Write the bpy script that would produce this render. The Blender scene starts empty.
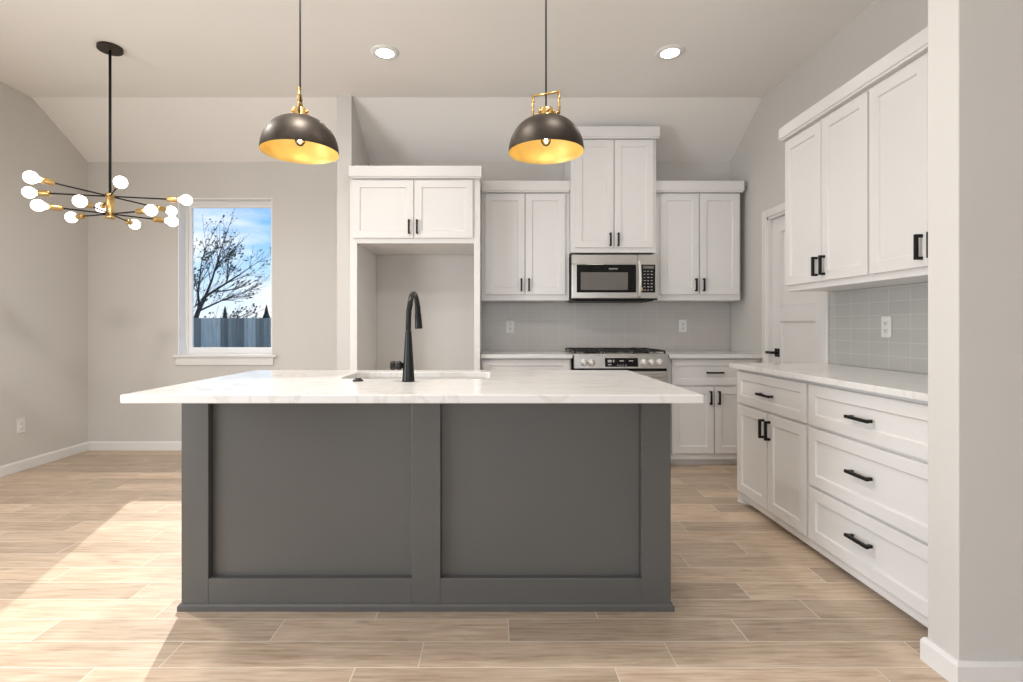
import bpy, bmesh, math, random
from mathutils import Vector, Matrix, Euler

S = bpy.context.scene
COL = S.collection
R = math.radians
PI = math.pi

# ------------------------------------------------------------------ camera
CAM_H = 1.16                       # eye height above the floor
cd = bpy.data.cameras.new('camera')
cd.sensor_width = 36.0
cd.lens = 520.0 / 1023.0 * 36.0
cd.shift_x = 17.5 / 1023.0
cd.shift_y = -14.5 / 1023.0
cd.clip_start = 0.05
cd.clip_end = 300
cam = bpy.data.objects.new('camera', cd)
cam.location = (0, 0, CAM_H)
cam.rotation_euler = (R(90), 0, 0)
COL.objects.link(cam)
S.camera = cam

# ------------------------------------------------------------------ exposure
S.view_settings.view_transform = 'Standard'
S.view_settings.look = 'None'
S.view_settings.exposure = 0.26
S.view_settings.gamma = 1.0
S.view_settings.use_curve_mapping = False

# ------------------------------------------------------------------ world: blue winter sky with thin cloud
W = bpy.data.worlds.new('sky')
S.world = W
W.use_nodes = True
wt = W.node_tree
wt.nodes.clear()
def wn(t, **k):
    n = wt.nodes.new(t)
    for a, b in k.items(): setattr(n, a, b)
    return n
w_tc = wn('ShaderNodeTexCoord')
w_sep = wn('ShaderNodeSeparateXYZ')
wt.links.new(w_tc.outputs['Generated'], w_sep.inputs[0])
w_ramp = wn('ShaderNodeValToRGB')
e = w_ramp.color_ramp.elements
e[0].position = 0.0; e[0].color = (0.62, 0.80, 0.95, 1)
e[1].position = 0.5; e[1].color = (0.10, 0.36, 0.90, 1)
el = w_ramp.color_ramp.elements.new(0.22); el.color = (0.075, 0.37, 0.92, 1)
el = w_ramp.color_ramp.elements.new(0.10); el.color = (0.24, 0.58, 0.95, 1)
wt.links.new(w_sep.outputs['Z'], w_ramp.inputs[0])
w_map = wn('ShaderNodeMapping'); w_map.inputs['Scale'].default_value = (2.2, 2.2, 7.0)
w_map.inputs['Location'].default_value = (0.7, 0.2, 0.4)
wt.links.new(w_tc.outputs['Generated'], w_map.inputs[0])
w_no = wn('ShaderNodeTexNoise'); w_no.inputs['Scale'].default_value = 1.6
w_no.inputs['Detail'].default_value = 6.0; w_no.inputs['Roughness'].default_value = 0.55
wt.links.new(w_map.outputs[0], w_no.inputs['Vector'])
w_cr = wn('ShaderNodeValToRGB')
w_cr.color_ramp.elements[0].position = 0.50; w_cr.color_ramp.elements[0].color = (0, 0, 0, 1)
w_cr.color_ramp.elements[1].position = 0.74; w_cr.color_ramp.elements[1].color = (1, 1, 1, 1)
wt.links.new(w_no.outputs['Fac'], w_cr.inputs[0])
w_low = wn('ShaderNodeMapRange')
w_low.inputs['From Min'].default_value = 0.19; w_low.inputs['From Max'].default_value = 0.02
wt.links.new(w_sep.outputs['Z'], w_low.inputs['Value'])
w_mul = wn('ShaderNodeMath', operation='MULTIPLY')
w_mx0 = wn('ShaderNodeMath', operation='ADD'); w_mx0.use_clamp = True
w_lo2 = wn('ShaderNodeMath', operation='MULTIPLY'); w_lo2.inputs[1].default_value = 0.55
wt.links.new(w_low.outputs[0], w_lo2.inputs[0])
wt.links.new(w_cr.outputs['Color'], w_mx0.inputs[0])
wt.links.new(w_lo2.outputs[0], w_mx0.inputs[1])
w_mix = wn('ShaderNodeMix', data_type='RGBA')
wt.links.new(w_mx0.outputs[0], w_mix.inputs[0])
wt.links.new(w_ramp.outputs['Color'], w_mix.inputs[6])
w_mix.inputs[7].default_value = (0.93, 0.96, 1.0, 1)
w_bg = wn('ShaderNodeBackground'); w_bg.inputs['Strength'].default_value = 1.0
wt.links.new(w_mix.outputs[2], w_bg.inputs['Color'])
w_out = wn('ShaderNodeOutputWorld')
wt.links.new(w_bg.outputs[0], w_out.inputs['Surface'])

# ------------------------------------------------------------------ sun and the added daylight fill
sl = bpy.data.lights.new('sun', 'SUN')
sl.energy = 2.6; sl.angle = R(0.55); sl.color = (1.0, 0.93, 0.83)
so = bpy.data.objects.new('sun', sl)
so.location = (-6, 12, 9)
so.rotation_euler = Vector((0.31, -1.0, -0.64)).to_track_quat('-Z', 'Y').to_euler()
COL.objects.link(so)

def area(name, loc, direction, sx, sy, power, color):
    l = bpy.data.lights.new(name, 'AREA')
    l.shape = 'RECTANGLE'; l.size = sx; l.size_y = sy; l.energy = power; l.color = color
    o = bpy.data.objects.new(name, l)
    o.location = loc
    o.rotation_euler = Vector(direction).to_track_quat('-Z', 'Y').to_euler()
    COL.objects.link(o)
    return o
# added fill lamps at unseen openings, standing in for daylight from left and behind
area('left_daylight_fill', (-3.78, 0.0, 1.12), (1, 0, 0), 2.5, 2.1, 108, (0.94, 0.97, 1.0))
area('rear_daylight_fill', (-0.2, -4.45, 1.5), (0, 1, 0), 4.2, 1.8, 58, (0.94, 0.97, 1.0))

# ceiling spots: added unseen fill first, then the lamps of the two recessed lights
def add_spot(x, y, power):
    l = bpy.data.lights.new('ceiling_spot', 'SPOT'); l.energy = power; l.spot_size = R(165); l.spot_blend = 1.0
    l.color = (1.0, .955, .90); l.shadow_soft_size = .09
    o = bpy.data.objects.new('ceiling_spot', l); COL.objects.link(o); o.location = (x, y, 3.02)
for cx_, cy_, cp_ in ((-2.15, 2.60, 118), (-0.75, 1.95, 95), (0.50, 1.95, 34)): add_spot(cx_, cy_, cp_)  # fill spots without fixtures, added to brighten walls and cabinets
for cx_, cy_ in ((-0.75, 3.58), (1.212, 3.58)): add_spot(cx_, cy_, 15)

# ------------------------------------------------------------------ materials
def new_mat(name):
    m = bpy.data.materials.new(name); m.use_nodes = True
    nt = m.node_tree; nt.nodes.clear()
    out = nt.nodes.new('ShaderNodeOutputMaterial')
    b = nt.nodes.new('ShaderNodeBsdfPrincipled')
    nt.links.new(b.outputs[0], out.inputs['Surface'])
    return m, nt, b

def mat(name, col, rough=0.5, metal=0.0, var=0.03, scale=8.0, bump=0.0, bscale=120.0, coat=0.0, stretch=None, spec=0.5):
    """paint / metal / plastic: base colour with a slight procedural variation and fine bump"""
    m, nt, b = new_mat(name)
    tc = nt.nodes.new('ShaderNodeTexCoord')
    mp = nt.nodes.new('ShaderNodeMapping')
    if stretch: mp.inputs['Scale'].default_value = stretch
    nt.links.new(tc.outputs['Object'], mp.inputs[0])
    no = nt.nodes.new('ShaderNodeTexNoise'); no.inputs['Scale'].default_value = scale
    no.inputs['Detail'].default_value = 3
    nt.links.new(mp.outputs[0], no.inputs['Vector'])
    r = nt.nodes.new('ShaderNodeValToRGB')
    r.color_ramp.elements[0].position = 0.3; r.color_ramp.elements[1].position = 0.7
    r.color_ramp.elements[0].color = tuple(c * (1 - var) for c in col) + (1,)
    r.color_ramp.elements[1].color = tuple(min(1, c * (1 + var)) for c in col) + (1,)
    nt.links.new(no.outputs['Fac'], r.inputs[0])
    nt.links.new(r.outputs[0], b.inputs['Base Color'])
    b.inputs['Roughness'].default_value = rough
    b.inputs['Metallic'].default_value = metal
    b.inputs['Specular IOR Level'].default_value = spec
    if coat: b.inputs['Coat Weight'].default_value = coat
    if bump:
        n2 = nt.nodes.new('ShaderNodeTexNoise'); n2.inputs['Scale'].default_value = bscale
        nt.links.new(mp.outputs[0], n2.inputs['Vector'])
        bp = nt.nodes.new('ShaderNodeBump'); bp.inputs['Strength'].default_value = bump
        bp.inputs['Distance'].default_value = 0.002
        nt.links.new(n2.outputs['Fac'], bp.inputs['Height'])
        nt.links.new(bp.outputs[0], b.inputs['Normal'])
    return m

def emit_mat(name, col, strength):
    m, nt, b = new_mat(name)
    no = nt.nodes.new('ShaderNodeTexNoise'); no.inputs['Scale'].default_value = 30
    r = nt.nodes.new('ShaderNodeValToRGB')
    r.color_ramp.elements[0].color = tuple(c * 0.94 for c in col) + (1,)
    r.color_ramp.elements[1].color = tuple(col) + (1,)
    nt.links.new(no.outputs['Fac'], r.inputs[0])
    nt.links.new(r.outputs[0], b.inputs['Emission Color'])
    b.inputs['Emission Strength'].default_value = strength
    b.inputs['Base Color'].default_value = tuple(c * .15 for c in col) + (1,)
    b.inputs['Roughness'].default_value = 0.3
    return m

def glass_mat(name, tint=(1, 1, 1), refl=0.06):
    m = bpy.data.materials.new(name); m.use_nodes = True
    nt = m.node_tree; nt.nodes.clear()
    out = nt.nodes.new('ShaderNodeOutputMaterial')
    tr = nt.nodes.new('ShaderNodeBsdfTransparent'); tr.inputs[0].default_value = tuple(tint) + (1,)
    gl = nt.nodes.new('ShaderNodeBsdfGlossy'); gl.inputs['Roughness'].default_value = 0.02
    fr = nt.nodes.new('ShaderNodeFresnel'); fr.inputs[0].default_value = 1.45
    mu = nt.nodes.new('ShaderNodeMath'); mu.operation = 'MULTIPLY'; mu.inputs[1].default_value = refl / 0.04
    mu.use_clamp = True
    nt.links.new(fr.outputs[0], mu.inputs[0])
    mx = nt.nodes.new('ShaderNodeMixShader')
    nt.links.new(mu.outputs[0], mx.inputs[0])
    nt.links.new(tr.outputs[0], mx.inputs[1]); nt.links.new(gl.outputs[0], mx.inputs[2])
    nt.links.new(mx.outputs[0], out.inputs['Surface'])
    return m

def plank_mat():
    m, nt, b = new_mat('wood_look_tile')
    N = nt.nodes.new; L = nt.links.new
    tc = N('ShaderNodeTexCoord')
    at = N('ShaderNodeAttribute'); at.attribute_name = 'plank_tone'
    off = N('ShaderNodeVectorMath'); off.operation = 'MULTIPLY'; off.inputs[1].default_value = (37.0, 53.0, 11.0)
    L(at.outputs['Color'], off.inputs[0])
    add = N('ShaderNodeVectorMath'); add.operation = 'ADD'
    L(tc.outputs['Object'], add.inputs[0]); L(off.outputs[0], add.inputs[1])
    # long streaks of grain
    mp = N('ShaderNodeMapping'); mp.inputs['Scale'].default_value = (2.2, 34.0, 1.0)
    L(add.outputs[0], mp.inputs[0])
    n1 = N('ShaderNodeTexNoise'); n1.inputs['Scale'].default_value = 2.2; n1.inputs['Detail'].default_value = 6
    n1.inputs['Roughness'].default_value = 0.6; n1.inputs['Distortion'].default_value = 0.5
    L(mp.outputs[0], n1.inputs['Vector'])
    mp2 = N('ShaderNodeMapping'); mp2.inputs['Scale'].default_value = (2.0, 6.0, 1.0)
    L(add.outputs[0], mp2.inputs[0])
    n2 = N('ShaderNodeTexNoise'); n2.inputs['Scale'].default_value = 1.7; n2.inputs['Detail'].default_value = 4
    n2.inputs['Distortion'].default_value = 1.0
    L(mp2.outputs[0], n2.inputs['Vector'])
    r1 = N('ShaderNodeValToRGB')
    E = r1.color_ramp.elements
    E[0].position = 0.30; E[0].color = (0.440, 0.320, 0.222, 1)
    E[1].position = 0.70; E[1].color = (0.700, 0.570, 0.445, 1)
    q = E.new(0.48); q.color = (0.595, 0.462, 0.342, 1)
    L(n1.outputs['Fac'], r1.inputs[0])
    r2 = N('ShaderNodeValToRGB')
    r2.color_ramp.elements[0].position = 0.30; r2.color_ramp.elements[0].color = (0.82, 0.79, 0.76, 1)
    r2.color_ramp.elements[1].position = 0.62; r2.color_ramp.elements[1].color = (1.0, 1.0, 1.0, 1)
    L(n2.outputs['Fac'], r2.inputs[0])
    mu = N('ShaderNodeMix'); mu.data_type = 'RGBA'; mu.blend_type = 'MULTIPLY'; mu.inputs[0].default_value = 0.8
    L(r1.outputs[0], mu.inputs[6]); L(r2.outputs[0], mu.inputs[7])
    # tone of the single plank
    sp = N('ShaderNodeSeparateColor'); L(at.outputs['Color'], sp.inputs[0])
    tone = N('ShaderNodeMapRange'); tone.inputs['To Min'].default_value = 0.82; tone.inputs['To Max'].default_value = 1.16
    L(sp.outputs[2], tone.inputs['Value'])
    cm = N('ShaderNodeVectorMath'); cm.operation = 'SCALE'
    L(mu.outputs[2], cm.inputs[0]); L(tone.outputs[0], cm.inputs['Scale'])
    # small dark knots
    v = N('ShaderNodeTexVoronoi'); v.inputs['Scale'].default_value = 1.0
    mp3 = N('ShaderNodeMapping'); mp3.inputs['Scale'].default_value = (3.0, 8.0, 1.0); L(add.outputs[0], mp3.inputs[0])
    L(mp3.outputs[0], v.inputs['Vector'])
    kr = N('ShaderNodeMapRange'); kr.inputs['From Min'].default_value = 0.02; kr.inputs['From Max'].default_value = 0.13
    kr.inputs['To Min'].default_value = 0.72; kr.inputs['To Max'].default_value = 1.0
    L(v.outputs['Distance'], kr.inputs['Value'])
    cm2 = N('ShaderNodeVectorMath'); cm2.operation = 'SCALE'
    L(cm.outputs[0], cm2.inputs[0]); L(kr.outputs[0], cm2.inputs['Scale'])
    L(cm2.outputs[0], b.inputs['Base Color'])
    rr = N('ShaderNodeMapRange'); rr.inputs['To Min'].default_value = 0.36; rr.inputs['To Max'].default_value = 0.52
    L(n1.outputs['Fac'], rr.inputs['Value']); L(rr.outputs[0], b.inputs['Roughness'])
    bp = N('ShaderNodeBump'); bp.inputs['Strength'].default_value = 0.12; bp.inputs['Distance'].default_value = 0.002
    L(n1.outputs['Fac'], bp.inputs['Height']); L(bp.outputs[0], b.inputs['Normal'])
    return m

def quartz_mat():
    m, nt, b = new_mat('veined_white_quartz')
    N = nt.nodes.new; L = nt.links.new
    tc = N('ShaderNodeTexCoord')
    mp = N('ShaderNodeMapping'); mp.inputs['Rotation'].default_value = (0, 0, 0.6); mp.inputs['Scale'].default_value = (1.1, 2.3, 1.0)
    L(tc.outputs['Object'], mp.inputs[0])
    n = N('ShaderNodeTexNoise'); n.inputs['Scale'].default_value = 1.1; n.inputs['Detail'].default_value = 5
    n.inputs['Distortion'].default_value = 1.6
    L(mp.outputs[0], n.inputs['Vector'])
    sub = N('ShaderNodeMath'); sub.operation = 'SUBTRACT'; sub.inputs[1].default_value = 0.5
    L(n.outputs['Fac'], sub.inputs[0])
    ab = N('ShaderNodeMath'); ab.operation = 'ABSOLUTE'; L(sub.outputs[0], ab.inputs[0])
    r = N('ShaderNodeValToRGB')
    r.color_ramp.elements[0].position = 0.0; r.color_ramp.elements[0].color = (0.72, 0.69, 0.65, 1)
    r.color_ramp.elements[1].position = 0.022; r.color_ramp.elements[1].color = (0.80, 0.79, 0.772, 1)
    L(ab.outputs[0], r.inputs[0])
    L(r.outputs[0], b.inputs['Base Color'])
    b.inputs['Roughness'].default_value = 0.16
    return m

def tile_mat(name, axis, col, grout):
    """stacked glossy grey tile; axis 'x' = wall in the x-z plane, 'y' = wall in the y-z plane"""
    m, nt, b = new_mat(name)
    N = nt.nodes.new; L = nt.links.new
    tc = N('ShaderNodeTexCoord'); sp = N('ShaderNodeSeparateXYZ'); L(tc.outputs['Object'], sp.inputs[0])
    cb = N('ShaderNodeCombineXYZ')
    L(sp.outputs['X' if axis == 'x' else 'Y'], cb.inputs[0]); L(sp.outputs['Z'], cb.inputs[1])
    br = N('ShaderNodeTexBrick'); br.offset = 0.0; br.offset_frequency = 1; br.squash = 1.0
    br.inputs['Scale'].default_value = 1.0
    br.inputs['Brick Width'].default_value = 0.153; br.inputs['Row Height'].default_value = 0.0765
    br.inputs['Mortar Size'].default_value = 0.0016; br.inputs['Mortar Smooth'].default_value = 0.3
    br.inputs['Color1'].default_value = tuple(c * .98 for c in col) + (1,); br.inputs['Color2'].default_value = tuple(c * 1.02 for c in col) + (1,)
    br.inputs['Mortar'].default_value = tuple(grout) + (1,)
    L(cb.outputs[0], br.inputs['Vector'])
    L(br.outputs['Color'], b.inputs['Base Color'])
    rr = N('ShaderNodeMapRange'); rr.inputs['To Min'].default_value = 0.30; rr.inputs['To Max'].default_value = 0.7
    L(br.outputs['Fac'], rr.inputs['Value']); L(rr.outputs[0], b.inputs['Roughness'])
    inv = N('ShaderNodeMath'); inv.operation = 'SUBTRACT'; inv.inputs[0].default_value = 1.0
    L(br.outputs['Fac'], inv.inputs[1])
    bp = N('ShaderNodeBump'); bp.inputs['Strength'].default_value = 0.35; bp.inputs['Distance'].default_value = 0.0015
    L(inv.outputs[0], bp.inputs['Height']); L(bp.outputs[0], b.inputs['Normal'])
    return m

def fence_mat():
    m, nt, b = new_mat('weathered_cedar')
    N = nt.nodes.new; L = nt.links.new
    at = N('ShaderNodeAttribute'); at.attribute_name = 'board_tone'
    tc = N('ShaderNodeTexCoord'); mp = N('ShaderNodeMapping'); mp.inputs['Scale'].default_value = (14, 14, 1.2)
    L(tc.outputs['Object'], mp.inputs[0])
    n = N('ShaderNodeTexNoise'); n.inputs['Scale'].default_value = 1.5; n.inputs['Detail'].default_value = 4
    L(mp.outputs[0], n.inputs['Vector'])
    r = N('ShaderNodeValToRGB')
    r.color_ramp.elements[0].color = (0.52, 0.45, 0.365, 1); r.color_ramp.elements[1].color = (0.95, 0.85, 0.70, 1)
    L(n.outputs['Fac'], r.inputs[0])
    sc = N('ShaderNodeVectorMath'); sc.operation = 'MULTIPLY'
    L(r.outputs[0], sc.inputs[0]); L(at.outputs['Color'], sc.inputs[1])
    L(sc.outputs[0], b.inputs['Base Color']); b.inputs['Roughness'].default_value = 0.9
    return m

M = {}
M['wall'] = mat('wall_paint', (0.650, 0.628, 0.595), 0.75, var=0.012, scale=1.5, bump=0.10, bscale=160, spec=0.25)
M['ceil'] = mat('ceiling_paint', (0.880, 0.850, 0.815), 0.85, var=0.012, scale=1.2, bump=0.10, bscale=120, spec=0.2)
M['white'] = mat('white_cabinet_enamel', (0.800, 0.785, 0.768), 0.38, var=0.008, scale=2.0)
M['trim'] = mat('white_trim_enamel', (0.800, 0.785, 0.765), 0.42, var=0.008, scale=2.0)
M['island'] = mat('charcoal_grey_enamel', (0.102, 0.100, 0.095), 0.22, var=0.02, scale=3.0, bump=0.02, bscale=60)
M['quartz'] = quartz_mat()
M['floor'] = plank_mat()
M['grout'] = mat('grout', (0.74, 0.66, 0.56), 0.85, var=0.05, scale=20)
M['black'] = mat('matte_black_metal', (0.012, 0.012, 0.012), 0.45, var=0.1, scale=20, spec=0.2)
M['darkmetal'] = mat('faucet_black', (0.012, 0.012, 0.012), 0.28, var=0.1, scale=15, spec=0.28)
M['bronze'] = mat('dark_bronze', (0.052, 0.042, 0.034), 0.46, metal=0.75, var=0.25, scale=14)
M['goldleaf'] = mat('gold_lining', (0.80, 0.585, 0.20), 0.42, metal=0.35, var=0.06, scale=18)
M['brass'] = mat('brushed_brass', (0.62, 0.42, 0.17), 0.30, metal=0.9, var=0.08, scale=30)
M['steel'] = mat('brushed_stainless', (0.60, 0.575, 0.54), 0.28, metal=0.92, var=0.06, scale=6, stretch=(2, 60, 60), bump=0.03, bscale=40)
M['steel2'] = mat('satin_stainless', (0.75, 0.73, 0.70), 0.42, metal=0.6, var=0.04, scale=6)
M['blackglass'] = mat('black_glass', (0.008, 0.008, 0.008), 0.08, var=0.05, scale=5, spec=0.3)
M['ovenwin'] = mat('microwave_window_mesh', (0.15, 0.14, 0.13), 0.10, var=0.05, scale=200, coat=0.6)
M['iron'] = mat('cast_iron', (0.012, 0.012, 0.012), 0.55, var=0.2, scale=40, bump=0.2, bscale=300)
M['legend'] = mat('panel_legend', (0.50, 0.50, 0.49), 0.5)
M['yellow'] = mat('yellow_sticker', (0.78, 0.60, 0.18), 0.5)
M['plate'] = mat('white_plastic', (0.82, 0.81, 0.79), 0.35, var=0.01)
M['slot'] = mat('dark_slot', (0.05, 0.05, 0.05), 0.6)
M['vinyl'] = mat('window_vinyl', (0.90, 0.895, 0.885), 0.4, var=0.01)
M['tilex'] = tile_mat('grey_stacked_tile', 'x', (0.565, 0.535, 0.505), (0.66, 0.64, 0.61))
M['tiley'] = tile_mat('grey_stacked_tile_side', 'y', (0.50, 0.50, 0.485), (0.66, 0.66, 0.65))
M['glass'] = glass_mat('window_glass', (1, 1, 1), 0.012)
M['bulbglass'] = glass_mat('clear_bulb_glass', (1.0, 0.97, 0.9), 0.10)
M['globe'] = emit_mat('frosted_bulb_lit', (1.0, 0.94, 0.82), 4.5)
M['filament'] = emit_mat('filament_lit', (1.0, 0.86, 0.62), 160.0)
M['lens'] = emit_mat('downlight_lens_lit', (1.0, 0.95, 0.88), 14.0)
M['fence'] = fence_mat()
M['bark'] = mat('bark', (0.060, 0.052, 0.050), 0.9, var=0.3, scale=8)
M['leaf'] = mat('dry_leaf', (0.075, 0.085, 0.045), 0.8, var=0.4, scale=3)
M['conifer'] = mat('dark_conifer', (0.018, 0.030, 0.020), 0.9, var=0.4, scale=4)
M['lawn'] = mat('winter_lawn', (0.16, 0.17, 0.09), 0.95, var=0.3, scale=4)

# ------------------------------------------------------------------ mesh building
class MB:
    def __init__(s): s.bm = bmesh.new()
    def _merge(s, bm2):
        me = bpy.data.meshes.new('tmp'); bm2.to_mesh(me); bm2.free()
        s.bm.from_mesh(me); bpy.data.meshes.remove(me)
    def box(s, x0, x1, y0, y1, z0, z1, bev=0.0, seg=1):
        b = bmesh.new()
        bmesh.ops.create_cube(b, size=1.0)
        for v in b.verts:
            v.co = Vector(((x0 + x1) / 2 + v.co.x * (x1 - x0), (y0 + y1) / 2 + v.co.y * (y1 - y0), (z0 + z1) / 2 + v.co.z * (z1 - z0)))
        if bev: bmesh.ops.bevel(b, geom=list(b.edges), offset=bev, segments=seg, affect='EDGES', profile=0.5)
        s._merge(b); return s
    def prism(s, pts, axis, a0, a1):
        """extrude a 2-D outline; axis 'x': pts are (y,z); 'y': (x,z); 'z': (x,y)"""
        def P(p, a):
            return {'x': (a, p[0], p[1]), 'y': (p[0], a, p[1]), 'z': (p[0], p[1], a)}[axis]
        v0 = [s.bm.verts.new(P(p, a0)) for p in pts]; v1 = [s.bm.verts.new(P(p, a1)) for p in pts]
        n = len(pts)
        fs = [s.bm.faces.new(v0), s.bm.faces.new(v1[::-1])]
        for i in range(n): fs.append(s.bm.faces.new((v0[i], v1[i], v1[(i + 1) % n], v0[(i + 1) % n])))
        bmesh.ops.recalc_face_normals(s.bm, faces=fs)
        return s
    def rings(s, rings, cap0=True, cap1=True, smooth=False):
        vs = [[s.bm.verts.new(p) for p in r] for r in rings]
        fs = []
        n = len(rings[0])
        for a, b in zip(vs, vs[1:]):
            for i in range(n):
                f = s.bm.faces.new((a[i], a[(i + 1) % n], b[(i + 1) % n], b[i])); f.smooth = smooth; fs.append(f)
        if cap0: fs.append(s.bm.faces.new(vs[0][::-1]))
        if cap1: fs.append(s.bm.faces.new(vs[-1]))
        bmesh.ops.recalc_face_normals(s.bm, faces=fs)
        return s
    def lathe(s, prof, c=(0, 0, 0), seg=32, mtx=None, cap=True, smooth=True):
        """prof: (radius, height) along local z, placed by mtx then moved to c"""
        rs = []
        for r, h in prof:
            ring = []
            for i in range(seg):
                a = 2 * PI * i / seg
                p = Vector((max(r, 1e-5) * math.cos(a), max(r, 1e-5) * math.sin(a), h))
                if mtx is not None: p = mtx @ p
                ring.append(p + Vector(c))
            rs.append(ring)
        return s.rings(rs, cap, cap, smooth)
    def sweep(s, path, prof):
        """mitred moulding: path of (x, y) points, profile of (offset to the left of the path, z)"""
        P = [Vector((p[0], p[1])) for p in path]
        rs = []
        for i, p in enumerate(P):
            ds = []
            if i > 0: ds.append((P[i] - P[i - 1]).normalized())
            if i < len(P) - 1: ds.append((P[i + 1] - P[i]).normalized())
            ns = [Vector((-d.y, d.x)) for d in ds]
            n = ns[0] if len(ns) == 1 else (ns[0] + ns[1]) / (1 + ns[0].dot(ns[1]))
            rs.append([(p.x + n.x * a, p.y + n.y * a, z) for a, z in prof])
        return s.rings(rs, True, True)
    def rod(s, p0, p1, r, seg=12, smooth=True, r1=None):
        p0 = Vector(p0); p1 = Vector(p1)
        q = (p1 - p0).to_track_quat('Z', 'Y').to_matrix()
        L = (p1 - p0).length
        return s.lathe([(r, 0), (r if r1 is None else r1, L)], p0, seg, q, True, smooth)
    def tube(s, pts, rad, seg=12):
        pts = [Vector(p) for p in pts]
        if not hasattr(rad, '__len__'): rad = [rad] * len(pts)
        rs = []
        t0 = (pts[1] - pts[0]).normalized()
        ref = Vector((1, 0, 0)) if abs(t0.x) < 0.8 else Vector((0, 1, 0))
        for i, p in enumerate(pts):
            if i == 0: t = t0
            elif i == len(pts) - 1: t = (pts[-1] - pts[-2]).normalized()
            else: t = ((pts[i + 1] - p).normalized() + (p - pts[i - 1]).normalized()).normalized()
            u = (ref - t * ref.dot(t)).normalized(); w = t.cross(u); ref = u
            rs.append([p + (u * math.cos(2 * PI * k / seg) + w * math.sin(2 * PI * k / seg)) * rad[i] for k in range(seg)])
        return s.rings(rs, True, True, True)
    def sphere(s, c, r, seg=24, sc=(1, 1, 1)):
        b = bmesh.new(); bmesh.ops.create_uvsphere(b, u_segments=seg, v_segments=seg // 2, radius=r)
        for v in b.verts: v.co = Vector((v.co.x * sc[0], v.co.y * sc[1], v.co.z * sc[2])) + Vector(c)
        for f in b.faces: f.smooth = True
        s._merge(b); return s
    def build(s, name, material, parent=None, kind=None, label=None):
        me = bpy.data.meshes.new(name); s.bm.to_mesh(me); s.bm.free()
        o = bpy.data.objects.new(name, me); COL.objects.link(o)
        if material is not None: me.materials.append(material)
        if parent is not None: o.parent = parent
        if kind: o['kind'] = kind
        if label: o['label'] = label
        return o

def tag(o, label, cat, group=None, kind=None):
    o['label'] = label; o['category'] = cat
    if group: o['group'] = group
    if kind: o['kind'] = kind
    return o

def thing(name, label, cat, loc=(0, 0, 0), rotz=0.0, group=None, kind=None):
    o = bpy.data.objects.new(name, None); COL.objects.link(o)
    o.empty_display_size = 0.1
    o.location = loc; o.rotation_euler = (0, 0, rotz)
    if label: o['label'] = label
    if cat: o['category'] = cat
    if group: o['group'] = group
    if kind: o['kind'] = kind
    return o

def struct(name, mb, m, parent=None, label=None):
    o = mb.build(name, m, parent)
    if parent is None: o['kind'] = 'structure'
    if label: o['label'] = label
    return o

# ------------------------------------------------------------------ the room shell
YB = 4.884                 # back wall
XL, XR = -3.813, 2.217     # left wall, kitchen right wall
XLIV = 4.6                 # right wall of the living room behind the stub wall
YF = -4.6                  # wall behind the camera
ZC, YCR, ZBK = 3.05, 4.29, 2.705   # flat ceiling, crease of the slope, top of the back wall
PX0, PX1, PY = -1.283, -1.165, 4.25 # wing wall beside the refrigerator bay
SX, SY0, SY1 = 1.50, 1.68, 1.80     # end of the stub wall on the right
def slope(y): return ZC if y <= YCR else ZC - (y - YCR) * (ZC - ZBK) / (YB - YCR)

# floor: wood-look tiles with grout joints
rnd = random.Random(7)
PITCH, PLEN, G = 0.1474, 0.883, 0.0044
bm = bmesh.new()
tone = bm.loops.layers.color.new('plank_tone')
known = {-1: -0.4717, 0: -0.258, 1: 0.0554, 2: -0.4705, 3: -1.552, 4: -1.14, 5: -1.704, 6: -2.236, 7: -1.875, 8: -2.437}
# joint x at row centre, measured along the rows nearest the camera
Y0 = 1.768
k0 = int(math.floor((YF - Y0) / PITCH)); k1 = int(math.ceil((YB - Y0) / PITCH))
for k in range(k0, k1 + 1):
    ya = max(YF, Y0 + k * PITCH + G / 2); yb = min(YB, Y0 + (k + 1) * PITCH - G / 2)
    if yb - ya < 0.005: continue
    j = known.get(k, rnd.uniform(0, PLEN))
    i0 = math.floor((XL - j) / PLEN)
    x = j + i0 * PLEN
    while x < XLIV:
        xa = max(XL, x + G / 2); xb = min(XLIV, x + PLEN - G / 2)
        if xb - xa > 0.004:
            t = (rnd.random(), rnd.random(), rnd.random(), 1)
            vs = [bm.verts.new(p) for p in ((xa, ya, 0), (xb, ya, 0), (xb, yb, 0), (xa, yb, 0))]
            f = bm.faces.new(vs)
            for lp in f.loops: lp[tone] = t
        x += PLEN
me = bpy.data.meshes.new('floor')
# bed of grout under the planks, same mesh, second material
v = [bm.verts.new(p) for p in ((XL - .1, YF - .1, -0.0002), (XLIV + .1, YF - .1, -0.0002), (XLIV + .1, YB + .1, -0.0002), (XL - .1, YB + .1, -0.0002))]
f = bm.faces.new(v); f.material_index = 1
v2 = [bm.verts.new((a.co.x, a.co.y, -0.12)) for a in v]
f = bm.faces.new(v2[::-1]); f.material_index = 1
for i in range(4):
    f = bm.faces.new((v[i], v2[i], v2[(i + 1) % 4], v[(i + 1) % 4])); f.material_index = 1
bm.to_mesh(me); bm.free()
me.materials.append(M['floor']); me.materials.append(M['grout'])
fo = bpy.data.objects.new('floor', me); COL.objects.link(fo); fo['kind'] = 'structure'

# ceiling: flat, then sloping down to the back wall
mb = MB()
T = 0.12
mb.prism([(YF - T, ZC), (YCR, ZC), (YB + T, ZC - (YB + T - YCR) * (ZC - ZBK) / (YB - YCR)), (YB + T, ZC + T), (YF - T, ZC + T)], 'x', XL - T, XLIV + T)
struct('ceiling', mb, M['ceil'])

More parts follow.
